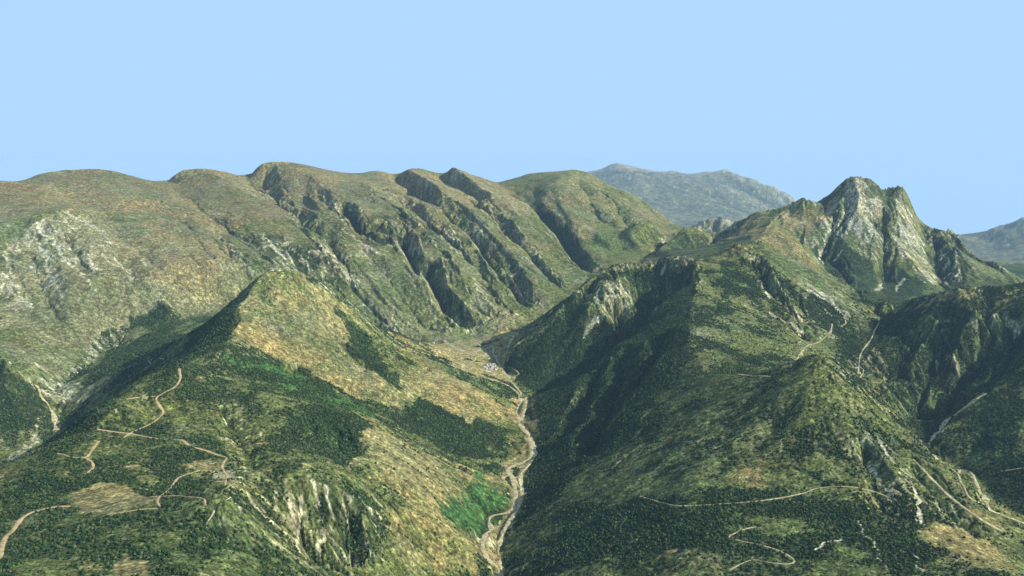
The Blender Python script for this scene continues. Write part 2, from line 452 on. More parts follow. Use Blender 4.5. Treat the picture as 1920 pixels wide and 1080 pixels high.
for wl_, amp in ((3000, 0.055), (1500, 0.05), (760, 0.055), (420, 0.10), (210, 0.085), (105, 0.06), (52, 0.045), (26, 0.035)):
    gx, gy = grad(H)
    s, g = gullies(wl_, gx, gy)
    far = 1 if wl_ < 700 else np.clip((RRf - 4500) / 1500, 0, 1)
    if 200 < wl_ < 700: far = far * (0.5 + 0.5 * np.clip((RRf - 3800) / 1200, 0, 1))
    if wl_ > 1000: far = np.clip((RRf - 11000) / 3000, 0, 1)
    if wl_ < 60: far = np.clip((9000 - RRf) / 4000, 0, 1)
    far = far * (1 - 0.6 * np.clip((H - 1700) / 120, 0, 1) * (X < 2200))
    far = far * (1 - 0.5 * SMOOTH) * (1 - 0.3 * ((Y > 5750) & (X / Y > 0.33) & (X / Y < 0.5) & (wl_ > 100)))
    if wl_ < 200: far = far * (1 - 0.1 * np.clip(DIP, 0, 1))
    if wl_ > 200: far = far * (1 - 0.05 * np.clip(DIP, 0, 1))
    H = H + (s * wl_ * amp * np.clip(g * 1.6 - 0.12, 0, 0.9) * far).astype(np.float32)
H += fbm(X, Y, 60, 4, 0.55, seed=8) * 3.5 * (0.3 + fl)
H = H.astype(np.float32)
print('relief', round(time.time() - T0, 1))

# ------------------------------------------------------------------ tracks, roads and stream beds: graded into the land
TRACKS = [  # name, width m, colour key, label, pixels
 ('dirt_track', 7.5, 'dirt', 'orange dirt track winding along the rounded ridge at the lower left', [(-20,1062),(0,1040),(10,1008),(28,988),(42,972),(62,960),(100,951),(132,948)]),
 ('dirt_track', 6.5, 'dirt', 'short forked dirt track in the dark wood at the left', [(130,857),(160,858),(172,843),(185,826)]),
 ('dirt_track', 6.5, 'dirt', 'dirt track curving down from the fork in the wood at the left', [(160,859),(172,866),(174,877),(162,886)]),
 ('dirt_track', 7.5, 'dirt', 'broad dirt track zigzagging down from the small wooded top', [(336,690),(338,708),(325,727),(292,743),(297,760),(307,775),(285,793),(250,808),(230,820)]),
 ('dirt_track', 6.5, 'dirt', 'dirt track crossing the shoulder below the zigzag', [(178,802),(205,808),(245,814),(300,822),(340,825),(355,834),(390,846),(425,858)]),
 ('dirt_track', 5, 'dirt', 'pale dirt track branching left above the zigzag', [(290,743),(262,744),(235,749)]),
 ('dirt_track', 5, 'dirt', 'thin dirt track along the lower edge of the brown meadow', [(200,965),(240,958),(278,953),(300,950),(296,935),(322,912),(335,895),(375,882)]),
 ('dirt_track', 4, 'dirt', 'faint path from the brown meadow towards the rocky nose', [(300,932),(330,930),(352,930),(380,934),(386,948)]),
 ('dirt_track', 4, 'dirt', 'faint path between the clearings in the left foreground wood', [(262,915),(290,919),(316,916),(332,900)]),
 ('dirt_track', 5, 'dirt', 'short dirt path joining the fork in the left wood', [(108,850),(130,857)]),
 ('dirt_track', 5, 'dirt', 'dirt path running down the shoulder past the pale clearing', [(425,858),(415,875),(425,895),(420,912)]),
 ('dirt_track', 4, 'pale', 'thin pale track climbing to the rocky nose', [(390,984),(400,962),(408,940),(420,935),(432,937)]),
 ('valley_road', 13, 'pale', 'pale gravel road winding up the narrow valley', [(940,1100),(932,1068),(914,1042),(904,1011),(919,992),(922,968),(957,959),(966,940),(964,905),(952,878),(981,867),(1000,848),(989,814),(972,792),(985,770),(985,744)]),
 ('valley_road', 9, 'pale', 'pale road leading to the village from the narrow valley', [(973,752),(972,738),(950,722),(926,713),(905,708),(883,705)]),
 ('valley_road', 9, 'pale', 'pale road past the village up to the head of the valley', [(940,690),(932,675),(925,663),(924,650),(903,655),(885,660)]),
 ('valley_road', 14, 'pale', 'broad pale road slanting across the fields left of the village', [(833,637),(847,648),(867,657),(890,667)]),
 ('valley_road', 8, 'pale', 'curving field road below the broad pale road', [(856,677),(872,677),(888,677),(893,668)]),
 ('valley_road', 7, 'pale', 'thin pale lane between the dry fields above the village', [(905,668),(912,660),(903,650),(890,640)]),
 ('valley_road', 6, 'pale', 'thin pale lane curving round the fields left of the village', [(800,655),(822,660),(838,668),(850,664),(842,652)]),
 ('valley_road', 6, 'pale', 'thin pale lane along the foot of the range', [(895,640),(915,638),(940,634),(965,626)]),
 ('valley_road', 6, 'pale', 'thin pale lane looping below the village', [(938,688),(950,690),(968,694),(972,702),(960,710)]),
 ('dirt_track', 8, 'pale', 'pale track zigzagging on the slope behind the front hilltop', [(1490,676),(1500,664),(1520,646),(1545,634),(1558,622),(1560,606)]),
 ('dirt_track', 6, 'pale', 'hairpin track in the hollow right of the front hilltop', [(1572,682),(1598,690),(1618,692),(1612,708)]),
 ('dirt_track', 7, 'dirt', 'dirt track passing behind the saddle of the front hill', [(1385,703),(1420,703),(1448,705)]),
 ('dirt_track', 6, 'pale', 'thin track contouring across the front of the right hill', [(1200,933),(1240,942),(1275,948),(1340,945),(1430,938),(1505,925),(1530,915),(1580,912),(1640,925),(1680,936)]),
 ('dirt_track', 4.5, 'pale', 'thin hairpin track low on the right hill', [(1418,986),(1395,993),(1366,1008),(1420,1020),(1470,1035),(1490,1050),(1478,1058),(1440,1055),(1410,1048),(1368,1070)]),
 ('dirt_track', 7, 'pale', 'straight pale road along the foot of the right hill', [(1712,856),(1730,884),(1780,930),(1830,965),(1880,1000)]),
 ('dirt_track', 6, 'pale', 'second pale road beside the stream on the right', [(1764,866),(1795,893),(1815,928),(1845,950)]),
 ('dirt_track', 6, 'pale', 'track on the wooded hill at the right edge', [(1876,884),(1896,880),(1925,876)]),
 ('dirt_track', 6, 'pale', 'pale track through the dark wood below the crag basin', [(1655,590),(1645,610),(1630,640),(1612,668),(1608,700)]),
 ('dirt_track', 6, 'pale', 'short pale track bending below the saddle near the crag', [(1535,580),(1560,592),(1582,596),(1585,606),(1575,612)]),
 ('dirt_track', 5, 'pale', 'pale track crossing the shaded slope behind the ridge', [(250,665),(275,671),(300,671),(320,669)]),
]
BEDS = [
 ('river_bed', 10, 'gravel', 'pale gravel river bed on the floor of the main valley', [(945,1090),(938,1060),(934,1030),(945,1000),(955,980),(972,950),(978,920),(977,890),(994,868),(1004,850),(996,822),(978,796),(968,772),(978,752),(975,735),(962,718),(950,702),(938,688),(930,672),(940,655),(953,647),(961,634),(980,623),(1013,609)]),
 ('stream_bed', 12, 'gravel', 'white stream bed in the gorge at the left edge', [(68,722),(78,742),(92,760),(102,785),(105,808)]),
 ('stream_bed', 12, 'gravel', 'white stream bed joining from the side gully on the right', [(1850,735),(1820,755),(1792,776),(1770,795),(1750,818),(1742,836)]),
 ('stream_bed', 13, 'gravel', 'white stony stream bed in the valley on the right', [(1728,822),(1762,864),(1800,885),(1835,915),(1850,936),(1880,965),(1920,980),(1960,1000)]),
]
def resample(P, step):
    P = np.array(P); d = np.concatenate([[0], np.cumsum(np.linalg.norm(np.diff(P[:, :2], axis=0), axis=1))])
    n = max(3, int(d[-1] / step)); s = np.linspace(0, d[-1], n)
    return np.stack([np.interp(s, d, P[:, k]) for k in range(3)], 1)
def clean(px, nmax=2.2):
    """sight points on the land, without those that jumped onto a hill behind"""
    Q = raycast(px)
    ds = [math.dist(Q[i][:2], Q[i + 1][:2]) for i in range(len(Q) - 1)]
    med = sorted(ds)[len(ds) // 2]
    out = [Q[0]] if ds[0] < max(8 * med, 400) else []
    for i in range(1, len(Q)):
        if ds[i - 1] < max(6 * med, 350) or not out: out.append(Q[i])
    return out
ROUTES = []
TRK = np.zeros_like(H)
for kind, group in (('bed', BEDS), ('track', TRACKS)):
    for name, w, ck, label, px in group:
        P = resample(spline(clean(px), 8), 9)
        k = 5 if len(P) > 12 else 1
        z = ground_at(P[:, 0], P[:, 1])
        if kind == 'track':
            P[:, 0] += fbm(P[:, 0], P[:, 1], 60, 2, seed=21) * w * .5; P[:, 1] += fbm(P[:, 0], P[:, 1], 60, 2, seed=22) * w * .5
        zz = np.pad(z, k, mode='edge'); z = np.array([zz[i:i + 2 * k + 1].mean() for i in range(len(z))])
        P[:, 2] = z
        ROUTES.append((name, w, ck, label, P, kind))
        b = box_of(P, w * 3)
        d, t = dist_line(P, X[b], Y[b])
        zt = np.interp(t, np.arange(len(P)), z)
        f = np.clip(1 - (d - w * 0.75) / (w * 1.3), 0, 1); f = f * f * (3 - 2 * f)
        H[b] = (H[b] * (1 - f) + (zt - 0.7) * f).astype(np.float32)
        TRK[b] = np.maximum(TRK[b], np.clip(1.6 - d / w, 0, 1))

# ------------------------------------------------------------------ land cover: shares of six kinds of ground, zone by zone
KINDS = ['forest', 'scrub', 'meadow', 'alpine', 'rock', 'grass', 'heath']
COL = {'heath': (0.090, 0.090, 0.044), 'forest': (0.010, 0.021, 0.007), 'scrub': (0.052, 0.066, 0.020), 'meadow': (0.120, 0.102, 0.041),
       'alpine': (0.100, 0.082, 0.038), 'rock': (0.20, 0.195, 0.13), 'grass': (0.020, 0.052, 0.013)}
W = {k: np.zeros_like(H) for k in KINDS}
def put(mask, mix):
    s = sum(mix.values())
    for k in KINDS: W[k] = W[k] * (1 - mask) + mask * (mix.get(k, 0) / s)
put(np.ones_like(H), dict(forest=.35, scrub=.45, meadow=.15, rock=.05))
WX = X + fbm(X, Y, 160, 5, 0.6, seed=11) * 55
WY = Y + fbm(X, Y, 160, 5, 0.6, seed=12) * 55
def inside(P, x, y):
    c = np.zeros(x.shape, bool)
    j = len(P) - 1
    for i in range(len(P)):
        xi, yi = P[i][:2]; xj, yj = P[j][:2]
        c ^= ((yi > y) != (yj > y)) & (x < (xj - xi) * (y - yi) / (yj - yi + 1e-9) + xi)
        j = i
    return c
def zone(P, mix, soft=15, far=False):
    P = [p if len(p) == 3 else None for p in P] if far else raycast(P)
    b = box_of(P, soft * 2 + 60)
    x, y = WX[b], WY[b]
    ins = inside(P, x, y)
    d, _ = dist_line(list(P) + [P[0]], x, y)
    m = np.zeros_like(H)
    m[b] = np.clip(0.5 + np.where(ins, d, -d) / soft, 0, 1)
    put(m, mix)
def stroke(px, w, mix, amount=1.0):
    P = spline(raycast(px), 30) if len(px) > 1 else np.array(raycast(px) * 2)
    b = box_of(P, w * 2 + 60)
    d, _ = dist_line(P, WX[b], WY[b])
    m = np.zeros_like(H)
    m[b] = np.clip((w - d) / (0.5 * w), 0, 1) * amount
    put(m, mix)
def wpoly(*pts): return [at(*p) for p in pts]
# the long range: high grassland, steep face, valley foot
zone(wpoly((-400,560,4200),(-100,430,5200),(60,410,5350),(130,400,5480),(230,400,5750),(330,410,5900),(410,430,5900),(500,420,6150),(600,403,6450),(650,392,6650),(800,405,6800),(870,415,6850),(985,415,7050),(1010,395,7650),(960,368,8050),(940,345,9500),(850,300,12000),(-1200,300,10000)), dict(alpine=.4, heath=.33, scrub=.2, rock=.07), 60, True)
zone(wpoly((-400,560,4200),(-100,430,5200),(60,410,5350),(130,400,5480),(230,400,5750),(330,410,5900),(410,430,5900),(500,420,6150),(600,403,6450),(650,392,6650),(800,405,6800),(870,415,6850),(985,415,7050),(1100,522,6050),(1000,605,5400),(850,640,5020),(740,640,5060),(560,600,5000),(330,603,4660),(130,715,3930),(60,740,3800),(-100,690,3800)), dict(scrub=.42, heath=.32, alpine=.07, rock=.09, forest=.10), 60, True)
zone(wpoly((930,341,8700),(970,368,8100),(1040,425,7300),(1110,513,6250),(1200,483,6600),(1290,440,7900),(1290,420,9500),(1080,300,12000),(900,300,11000)), dict(alpine=.25, heath=.25, scrub=.42, rock=.04, forest=.04), 60, True)
zone([(1090,460),(1150,430),(1240,440),(1190,480),(1130,510),(1105,500)], dict(scrub=.5, grass=.12, forest=.25, meadow=.13), 60)
# far country
m = np.clip((RRf - 9300) / 500, 0, 1)
put(m, dict(forest=.34, scrub=.28, alpine=.2, rock=.18))
put(m * np.clip((H - 1500) / 250, 0, 1), dict(rock=.45, alpine=.5, scrub=.05))
# rock on the western face
zone([(0,455),(60,425),(140,400),(200,430),(260,470),(250,540),(150,560),(60,600),(0,640)], dict(heath=.42, rock=.24, scrub=.16, forest=.18), 60)
zone([(60,560),(200,500),(400,480),(460,520),(380,590),(260,600),(150,690),(60,660)], dict(heath=.68, scrub=.2, rock=.04, alpine=.08), 60)
zone([(200,430),(330,415),(430,440),(460,520),(400,520),(300,540),(250,520)], dict(heath=.6, alpine=.3, scrub=.1), 60)
zone([(0,580),(150,570),(230,600),(180,640),(130,690),(60,690),(0,660)], dict(heath=.62, scrub=.3, rock=.08), 60)
zone([(500,440),(640,470),(700,560),(640,570),(560,520),(500,500)], dict(forest=.34, scrub=.40, rock=.2, meadow=.06), 60)
zone([(620,400),(760,400),(900,430),(870,480),(780,480),(680,470)], dict(forest=.38, scrub=.28, alpine=.2, rock=.14), 60)
# pale scree runs of the western face
for px, w in (([(72,416),(85,440),(110,470),(150,510),(175,545)],11), ([(75,465),(95,490)],10), ([(165,475),(180,500),(192,510)],13), ([(195,475),(215,495),(245,525)],10), ([(225,490),(235,505),(250,524)],7), ([(255,480),(275,500)],9), ([(10,515),(35,535),(45,560)],10), ([(5,480),(30,520)],10), ([(125,400),(140,405)],12), ([(60,440),(100,520),(120,555)],8), ([(20,540),(90,600)],8),
              ([(395,422),(430,465),(470,515)],9), ([(430,430),(470,460)],8), ([(485,435),(510,460),(535,485)],12), ([(600,345),(625,385),(645,415)],10), ([(640,430),(690,460),(720,475)],8), ([(525,445),(545,475)],8)):
    stroke(px, w, dict(rock=.85, scrub=.15), .9)
# gully woods; their dark cover also carries the painted shade of the gullies
for px, w in (([(645,385),(680,430),(720,460)],40), ([(752,440),(775,480),(800,520)],35), ([(805,500),(830,560),(880,612)],30), ([(700,420),(745,440)],35), ([(620,390),(650,420)],35), ([(1000,390),(1045,430),(1070,465),(1100,505)],60), ([(930,500),(975,545)],16), ([(400,450),(470,520)],14), ([(515,455),(560,500),(580,520)],30), ([(830,540),(870,600)],26), ([(250,600),(300,580)],30)):
    stroke(px, w, dict(forest=.8, scrub=.2), .85)
stroke([(1000,385),(1030,420),(1060,450),(1090,490)], 75, dict(forest=.92, scrub=.08))  # shade of the west-facing ravine side, put into the colour as forest cover
# valley floor: dry fields
zone([(780,640),(850,642),(900,632),(960,620),(1010,603),(1010,612),(960,640),(945,660),(965,690),(965,705),(940,715),(880,700),(830,680),(780,665)], dict(meadow=.74, scrub=.08, rock=.14, forest=.04), 25)
zone([(940,1075),(905,1040),(895,1010),(915,965),(950,945),(950,875),(985,850),(980,815),(955,780),(965,745),(990,745),(995,780),(1002,840),(1006,865),(985,890),(985,950),(960,990),(945,1030),(948,1075)], dict(meadow=.70, scrub=.06, rock=.16, forest=.08), 12)
for px in ([(900,650),(925,640),(950,632)], [(870,672),(905,678),(935,676)], [(905,702),(935,712),(955,728)], [(985,770),(992,790)], [(948,1000),(942,1030)], [(970,880),(966,910)], [(965,755),(980,760)]):
    stroke(px, 14, dict(forest=.8, scrub=.2), .8)
# left foreground
zone([(0,890),(140,830),(240,752),(335,695),(400,705),(470,740),(500,800),(440,860),(420,900),(420,1000),(380,1075),(0,1075)], dict(forest=.52, scrub=.30, heath=.09, meadow=.06, rock=.03), 30)
zone([(140,925),(210,905),(270,925),(300,935),(290,948),(200,962),(130,945)], dict(meadow=.82, scrub=.18), 14)
zone([(240,870),(300,875),(300,885),(245,882)], dict(meadow=.4, scrub=.6), 10)
zone([(262,895),(300,895),(298,910),(265,908)], dict(scrub=.7, meadow=.3), 10)
zone([(360,870),(440,860),(500,890),(470,920),(410,930),(380,910)], dict(meadow=.35, rock=.14, scrub=.36, forest=.15), 25)
zone([(390,720),(450,760),(500,830),(480,880),(430,850),(400,790)], dict(scrub=.52, meadow=.2, rock=.1, forest=.18), 30)
zone([(430,945),(500,1000),(560,1070),(480,1075),(400,1075),(420,1000)], dict(scrub=.56, rock=.03, forest=.33, meadow=.08), 20)
zone([(500,905),(640,915),(700,960),(740,1075),(600,1075),(520,1000)], dict(forest=.58, scrub=.32, rock=.06, meadow=.04), 25)
for px, w in (([(545,915),(555,960),(565,1010)],5), ([(600,925),(612,980),(618,1060)],5), ([(630,930),(635,980)],6), ([(668,1000),(672,1040)],7), ([(700,1040),(705,1070)],5), ([(580,940),(570,1000),(585,1050)],4), ([(435,950),(450,975)],4)):
    stroke(px, w, dict(rock=.8, meadow=.1, forest=.1), .8)
zone([(660,930),(720,960),(740,1075),(650,1075)], dict(forest=.75, scrub=.2, rock=.05), 20)
zone([(740,960),(900,1020),(900,1060),(840,1075),(740,1075)], dict(meadow=.34, heath=.2, scrub=.34, forest=.1, rock=.02), 25)
zone([(500,770),(560,762),(680,785),(700,820),(660,860),(560,850),(500,820)], dict(forest=.78, scrub=.22), 25)
zone([(690,790),(760,830),(830,880),(900,980),(870,1000),(780,950),(700,890),(680,830)], dict(meadow=.36, heath=.2, scrub=.32, forest=.1, rock=.02), 25)
zone([(560,860),(680,850),(740,900),(700,920),(640,900),(570,880)], dict(meadow=.50, scrub=.35, forest=.15), 20)
zone([(770,860),(860,860),(930,890),(950,900),(935,910),(880,900)], dict(meadow=.4, scrub=.4, forest=.2), 20)
zone([(875,905),(905,915),(950,930),(940,960),(900,1005),(865,985),(825,942),(860,935)], dict(grass=.52, forest=.40, scrub=.08), 14)
zone([(885,885),(900,885),(925,920),(900,930)], dict(grass=.5, scrub=.5), 10)
zone([(430,800),(500,830),(560,860),(500,885),(440,860)], dict(scrub=.5, meadow=.25, forest=.2, rock=.05), 25)
# knob B
zone([(470,540),(510,512),(560,520),(640,570),(700,630),(740,700),(760,760),(720,760),(640,735),(560,690),(480,655),(440,640),(450,580)], dict(meadow=.46, heath=.2, scrub=.29, forest=.03, rock=.02), 25)
zone([(480,535),(520,560),(530,590),(500,570)], dict(forest=.5, scrub=.5), 15)
zone([(450,560),(440,600),(420,660),(350,680),(330,690),(350,630),(400,590)], dict(forest=.85, scrub=.15), 20)
zone([(410,672),(450,668),(540,690),(620,730),(700,768),(720,790),(640,765),(560,740),(480,710)], dict(grass=.42, forest=.58), 12)
zone([(640,590),(700,630),(720,690),(760,700),(760,720),(700,700),(650,660)], dict(forest=.7, scrub=.3), 20)
for px, w in (([(640,595),(700,640),(770,680)],26), ([(640,650),(690,680),(730,710)],22), ([(480,655),(540,690),(620,725),(700,760)],10)):
    stroke(px, w, dict(forest=.75, scrub=.25), .9)
for px, w in (([(490,690),(550,708),(640,745),(700,775)],12), ([(430,670),(470,690)],16)):
    stroke(px, w, dict(grass=.6, forest=.4), .7)
zone([(740,690),(850,705),(920,740),(950,770),(940,790),(870,790),(800,750),(750,740)], dict(meadow=.62, scrub=.3, rock=.08), 20)
zone([(780,740),(830,760),(880,790),(950,800),(960,860),(880,860),(820,840),(770,800),(760,760)], dict(forest=.88, scrub=.12), 15)
zone([(740,620),(850,680),(830,700),(780,690)], dict(scrub=.35, meadow=.4, forest=.25), 20)
zone([(780,835),(860,850),(960,870),(930,880),(860,870)], dict(scrub=.5, forest=.3, meadow=.2), 12)
# clearings and scrub among the front woods
zone([(80,1010),(200,980),(330,1000),(380,1070),(60,1075)], dict(scrub=.55, forest=.35, meadow=.1), 30)
zone([(240,1040),(290,1050),(280,1075),(230,1070)], dict(meadow=.6, scrub=.4), 15)
zone([(100,880),(130,880),(150,895),(110,895)], dict(meadow=.35, scrub=.65), 12)
zone([(180,780),(300,745),(295,790),(230,805)], dict(scrub=.6, forest=.28, meadow=.12), 15)
zone([(230,830),(380,850),(380,870),(240,860)], dict(scrub=.45, forest=.5, meadow=.05), 15)
zone([(340,690),(380,700),(400,760),(430,820),(400,820),(360,760)], dict(scrub=.4, forest=.45, meadow=.15), 15)
# gorge on the left
zone([(205,655),(330,612),(340,640),(260,700),(160,712)], dict(forest=.72, scrub=.22, rock=.06), 20)
zone([(240,590),(300,570),(340,600),(290,625)], dict(forest=.7, scrub=.3), 20)
zone([(180,620),(240,600),(230,640),(190,660),(150,710),(130,700)], dict(rock=.25, scrub=.45, forest=.3), 20)
zone([(0,680),(60,730),(80,760),(50,800),(0,830)], dict(forest=.8, scrub=.2), 20)
zone([(0,870),(0,840),(60,770),(100,830),(60,850)], dict(rock=.34, scrub=.41, forest=.25), 18)
zone([(60,680),(130,715),(170,740),(130,760),(80,740)], dict(rock=.3, scrub=.5, forest=.2), 20)
zone([(110,760),(160,770),(180,790),(130,815)], dict(forest=.85, scrub=.15), 15)
# spur D and right hill
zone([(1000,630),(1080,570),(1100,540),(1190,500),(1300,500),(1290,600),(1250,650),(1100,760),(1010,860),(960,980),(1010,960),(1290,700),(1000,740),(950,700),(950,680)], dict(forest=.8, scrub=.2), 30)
zone([(1300,500),(1285,600),(1290,690),(1150,850),(1010,960),(965,1000),(985,900),(1012,850),(1003,790),(1003,762),(1060,705),(1150,625),(1230,560)], dict(forest=.93, scrub=.07), 20)  # left face: wood thickened so its colour deepens the shade there
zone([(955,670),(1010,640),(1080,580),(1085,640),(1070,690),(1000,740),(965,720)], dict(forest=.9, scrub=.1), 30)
zone([(1095,545),(1170,520),(1190,560),(1160,610),(1100,640),(1090,590)], dict(scrub=.50, rock=.20, forest=.30), 20)
zone([(1295,520),(1370,485),(1450,475),(1540,520),(1620,580),(1610,640),(1540,665),(1440,695),(1310,690),(1300,600)], dict(forest=.27, scrub=.46, rock=.10, heath=.09, grass=.06, meadow=.02), 30)
zone([(1350,490),(1420,480),(1470,520),(1430,560),(1350,560)], dict(grass=.10, scrub=.3, forest=.55, rock=.05), 25)
zone([(1400,475),(1460,470),(1540,515),(1610,570),(1560,580),(1480,530)], dict(scrub=.70, meadow=.1, grass=.12, rock=.08), 25)
zone([(1520,545),(1570,580),(1620,650),(1615,740),(1570,700),(1560,640),(1500,600)], dict(forest=.7, scrub=.2, rock=.1), 20)
zone([(1300,700),(1440,705),(1545,675),(1600,730),(1680,800),(1740,870),(1600,900),(1400,940),(1250,945),(1150,900),(1200,800)], dict(forest=.26, scrub=.50, heath=.15, meadow=.05, rock=.04), 30)
zone([(1340,700),(1440,708),(1545,678),(1560,720),(1500,770),(1380,740)], dict(scrub=.6, forest=.25, meadow=.15), 30)
zone([(1390,860),(1520,870),(1500,905),(1400,935),(1360,925)], dict(meadow=.28, scrub=.5, forest=.22), 20)
zone([(1200,950),(1500,930),(1700,950),(1740,1075),(1000,1075),(1050,960)], dict(forest=.66, scrub=.31, rock=.03), 30)
zone([(1500,880),(1560,900),(1620,920),(1600,910),(1540,880)], dict(forest=.85, scrub=.15), 20)
zone([(1600,800),(1680,820),(1760,920),(1800,960),(1740,970),(1690,900),(1640,870)], dict(scrub=.56, rock=.07, forest=.32, meadow=.05), 20)
zone([(1740,980),(1850,1000),(1900,1075),(1760,1075)], dict(meadow=.42, scrub=.35, forest=.2, rock=.03), 20)
zone([(1660,960),(1690,900),(1740,960),(1740,1060),(1700,1070)], dict(forest=.6, rock=.14, scrub=.26), 20)
for px, w in (([(1635,815),(1660,850),(1700,890)],7), ([(1690,890),(1725,930),(1740,975)],6), ([(1545,1030),(1570,1015),(1577,1005)],4), ([(1610,975),(1635,1020),(1660,1070)],3.5), ([(1630,870),(1700,930)],6), ([(1710,1040),(1735,1070)],5), ([(1735,960),(1738,980)],9), ([(1130,885),(1165,865)],4), ([(1425,535),(1445,560)],13), ([(1440,585),(1500,620)],9), ([(1510,530),(1560,570),(1585,600)],14), ([(1500,600),(1512,605)],13), ([(1540,560),(1590,590)],12), ([(1515,545),(1535,560)],16), ([(1490,690),(1500,640)],5)):
    stroke(px, w, dict(rock=.9, meadow=.1), .85)
for px, w in (([(1340,770),(1325,830),(1305,890),(1280,945)],4), ):
    stroke(px, w, dict(scrub=.8, meadow=.2), .7)
zone([(1205,500),(1300,497),(1310,520),(1290,560),(1210,560),(1190,520)], dict(forest=.85, scrub=.15), 20)
# right valley, hill E, spur F
zone([(1640,600),(1720,585),(1920,550),(1920,700),(1800,770),(1740,820),(1660,740),(1645,660)], dict(forest=.80, scrub=.20), 25)
zone([(1700,585),(1800,555),(1920,540),(1920,570),(1840,590),(1740,600)], dict(forest=.62, meadow=.14, scrub=.24), 20)
stroke([(1720,577),(1790,556),(1850,545),(1915,540)], 30, dict(meadow=.6, scrub=.4), .8)
stroke([(1890,548),(1905,556),(1870,575)], 35, dict(meadow=.5, scrub=.5), .7)
zone([(1740,535),(1800,515),(1900,525),(1940,535),(1850,552),(1760,562)], dict(forest=.7, scrub=.24, grass=.06), 30)
for px, w in (([(1762,665),(1768,700)],14), ([(1780,660),(1795,700)],12), ([(1830,620),(1840,660)],10), ([(1890,590),(1920,600)],16), ([(1780,600),(1760,620)],12), ([(1860,590),(1875,620)],12)):
    stroke(px, w, dict(rock=.16, heath=.3, scrub=.44, forest=.1), .9)
zone([(1760,835),(1850,745),(1920,700),(1920,960),(1860,930),(1800,880)], dict(forest=.72, scrub=.24, meadow=.04), 20)
zone([(1725,825),(1760,860),(1850,940),(1920,985),(1920,1010),(1830,975),(1740,880),(1700,840)], dict(forest=.5, scrub=.25, meadow=.2, rock=.05), 15)
# twin peak
G = [(1330,445),(1400,418),(1460,400),(1540,385),(1590,350),(1612,338),(1640,360),(1680,354),(1700,368),(1725,425),(1785,438),(1840,485),(1890,525),(1830,550),(1700,565),(1560,540),(1480,490),(1430,455)]
zone(G, dict(rock=.10, scrub=.53, forest=.32, alpine=.05), 40)
zone([(1400,418),(1470,397),(1530,390),(1525,440),(1560,530),(1620,565),(1540,530),(1460,470),(1430,455),(1345,445)], dict(alpine=.34, scrub=.38, meadow=.20, rock=.08), 40)
zone([(1545,383),(1575,365),(1560,400),(1540,430),(1530,410)], dict(alpine=.55, rock=.3, meadow=.15), 25)
zone([(1530,470),(1560,450),(1600,470),(1640,490),(1650,560),(1600,550),(1550,510)], dict(forest=.9, scrub=.1), 25)
zone([(1650,480),(1690,500),(1740,545),(1700,562),(1640,560)], dict(forest=.85, scrub=.15), 25)
zone([(1620,370),(1650,362),(1660,380),(1640,420),(1625,410)], dict(alpine=.55, rock=.45), 20)
zone([(1672,362),(1700,375),(1720,430),(1745,500),(1760,540),(1700,500),(1675,450)], dict(rock=.42, scrub=.40, alpine=.06, forest=.12), 20)
zone([(1590,345),(1625,340),(1630,380),(1640,440),(1620,460),(1580,430),(1580,380)], dict(rock=.44, scrub=.34, alpine=.10, forest=.12), 20)
for px, w in (([(1565,420),(1550,460),(1540,490)],10), ([(1600,430),(1625,465)],14), ([(1575,470),(1560,490)],9), ([(1770,470),(1760,500)],16), ([(1650,530),(1645,545)],14), ([(1690,520),(1680,550)],16)):
    stroke(px, w, dict(rock=.8, meadow=.2), .8)
zone([(1735,430),(1780,440),(1830,480),(1800,540),(1770,540),(1750,490)], dict(forest=.75, rock=.1, scrub=.15), 20)
zone([(1650,568),(1720,568),(1730,580),(1660,582)], dict(meadow=.45, scrub=.35, grass=.2), 20)
zone([(1300,490),(1330,450),(1410,440),(1420,460),(1370,465)], dict(forest=.6, scrub=.4), 20)
zone([(1215,480),(1285,435),(1320,440),(1320,480),(1260,480)], dict(forest=.5, scrub=.4, meadow=.1), 20)
put(np.clip(((Y > 7600) & (Y < 9300) & (X > 3500)).astype(np.float32), 0, 1), dict(forest=.5, scrub=.25, grass=.25))
print('zones', round(time.time() - T0, 1))

# wetter hollows carry more wood, steep bare ribs more rock
gx, gy = grad(H); slope = np.sqrt(gx * gx + gy * gy)
near = RRf < 9500
Hs = H.copy()
for _ in range(3):
    p = np.pad(Hs, 3, mode='edge'); Hs = (p[:-6, 3:-3] + p[6:, 3:-3] + p[3:-3, :-6] + p[3:-3, 6:] + p[3:-3, 3:-3]) / 5
hollow = np.clip((Hs - H) / (0.0016 * RRf + 1), -1, 1)
logw = {}
st = gullies(44, gx, gy)[0] * 0.8 + gullies(19, gx, gy)[0] * 0.8 + gullies(95, gx, gy)[0] * 0.5
st = st * np.clip(slope * 1.7 - 0.3, 0, 1.1)
NS = {'forest': 1, 'scrub': 2, 'meadow': 3, 'alpine': 4, 'rock': 5, 'grass': 6, 'heath': 7}
for k in KINDS:
    n = fbm(X, Y, 130, 6, 0.72, seed=30 + NS[k]) * 2.6
    if k == 'forest': n = n + hollow * 0.9 - np.clip(slope - 1.1, 0, 1)
    if k == 'rock': n = n - hollow * 0.5 + np.clip(slope - 0.8, -0.3, 0.6) * 0.6
    if k in ('rock', 'meadow', 'alpine', 'heath'): n = n + st * (1.3 if k == 'rock' else 0.6)
    if k in ('forest', 'grass'): n = n - st * 0.9
    logw[k] = W[k] * np.exp(n * 1.15)
tot = sum(w ** 2.2 for w in logw.values()) + 1e-9
cov = {k: (w ** 2.2) / tot for k, w in logw.items()}
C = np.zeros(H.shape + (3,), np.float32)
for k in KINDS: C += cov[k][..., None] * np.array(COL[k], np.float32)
hue = fbm(X, Y, 260, 3, seed=40)[..., None]; hue2 = fbm(X, Y, 70, 3, seed=41)[..., None]
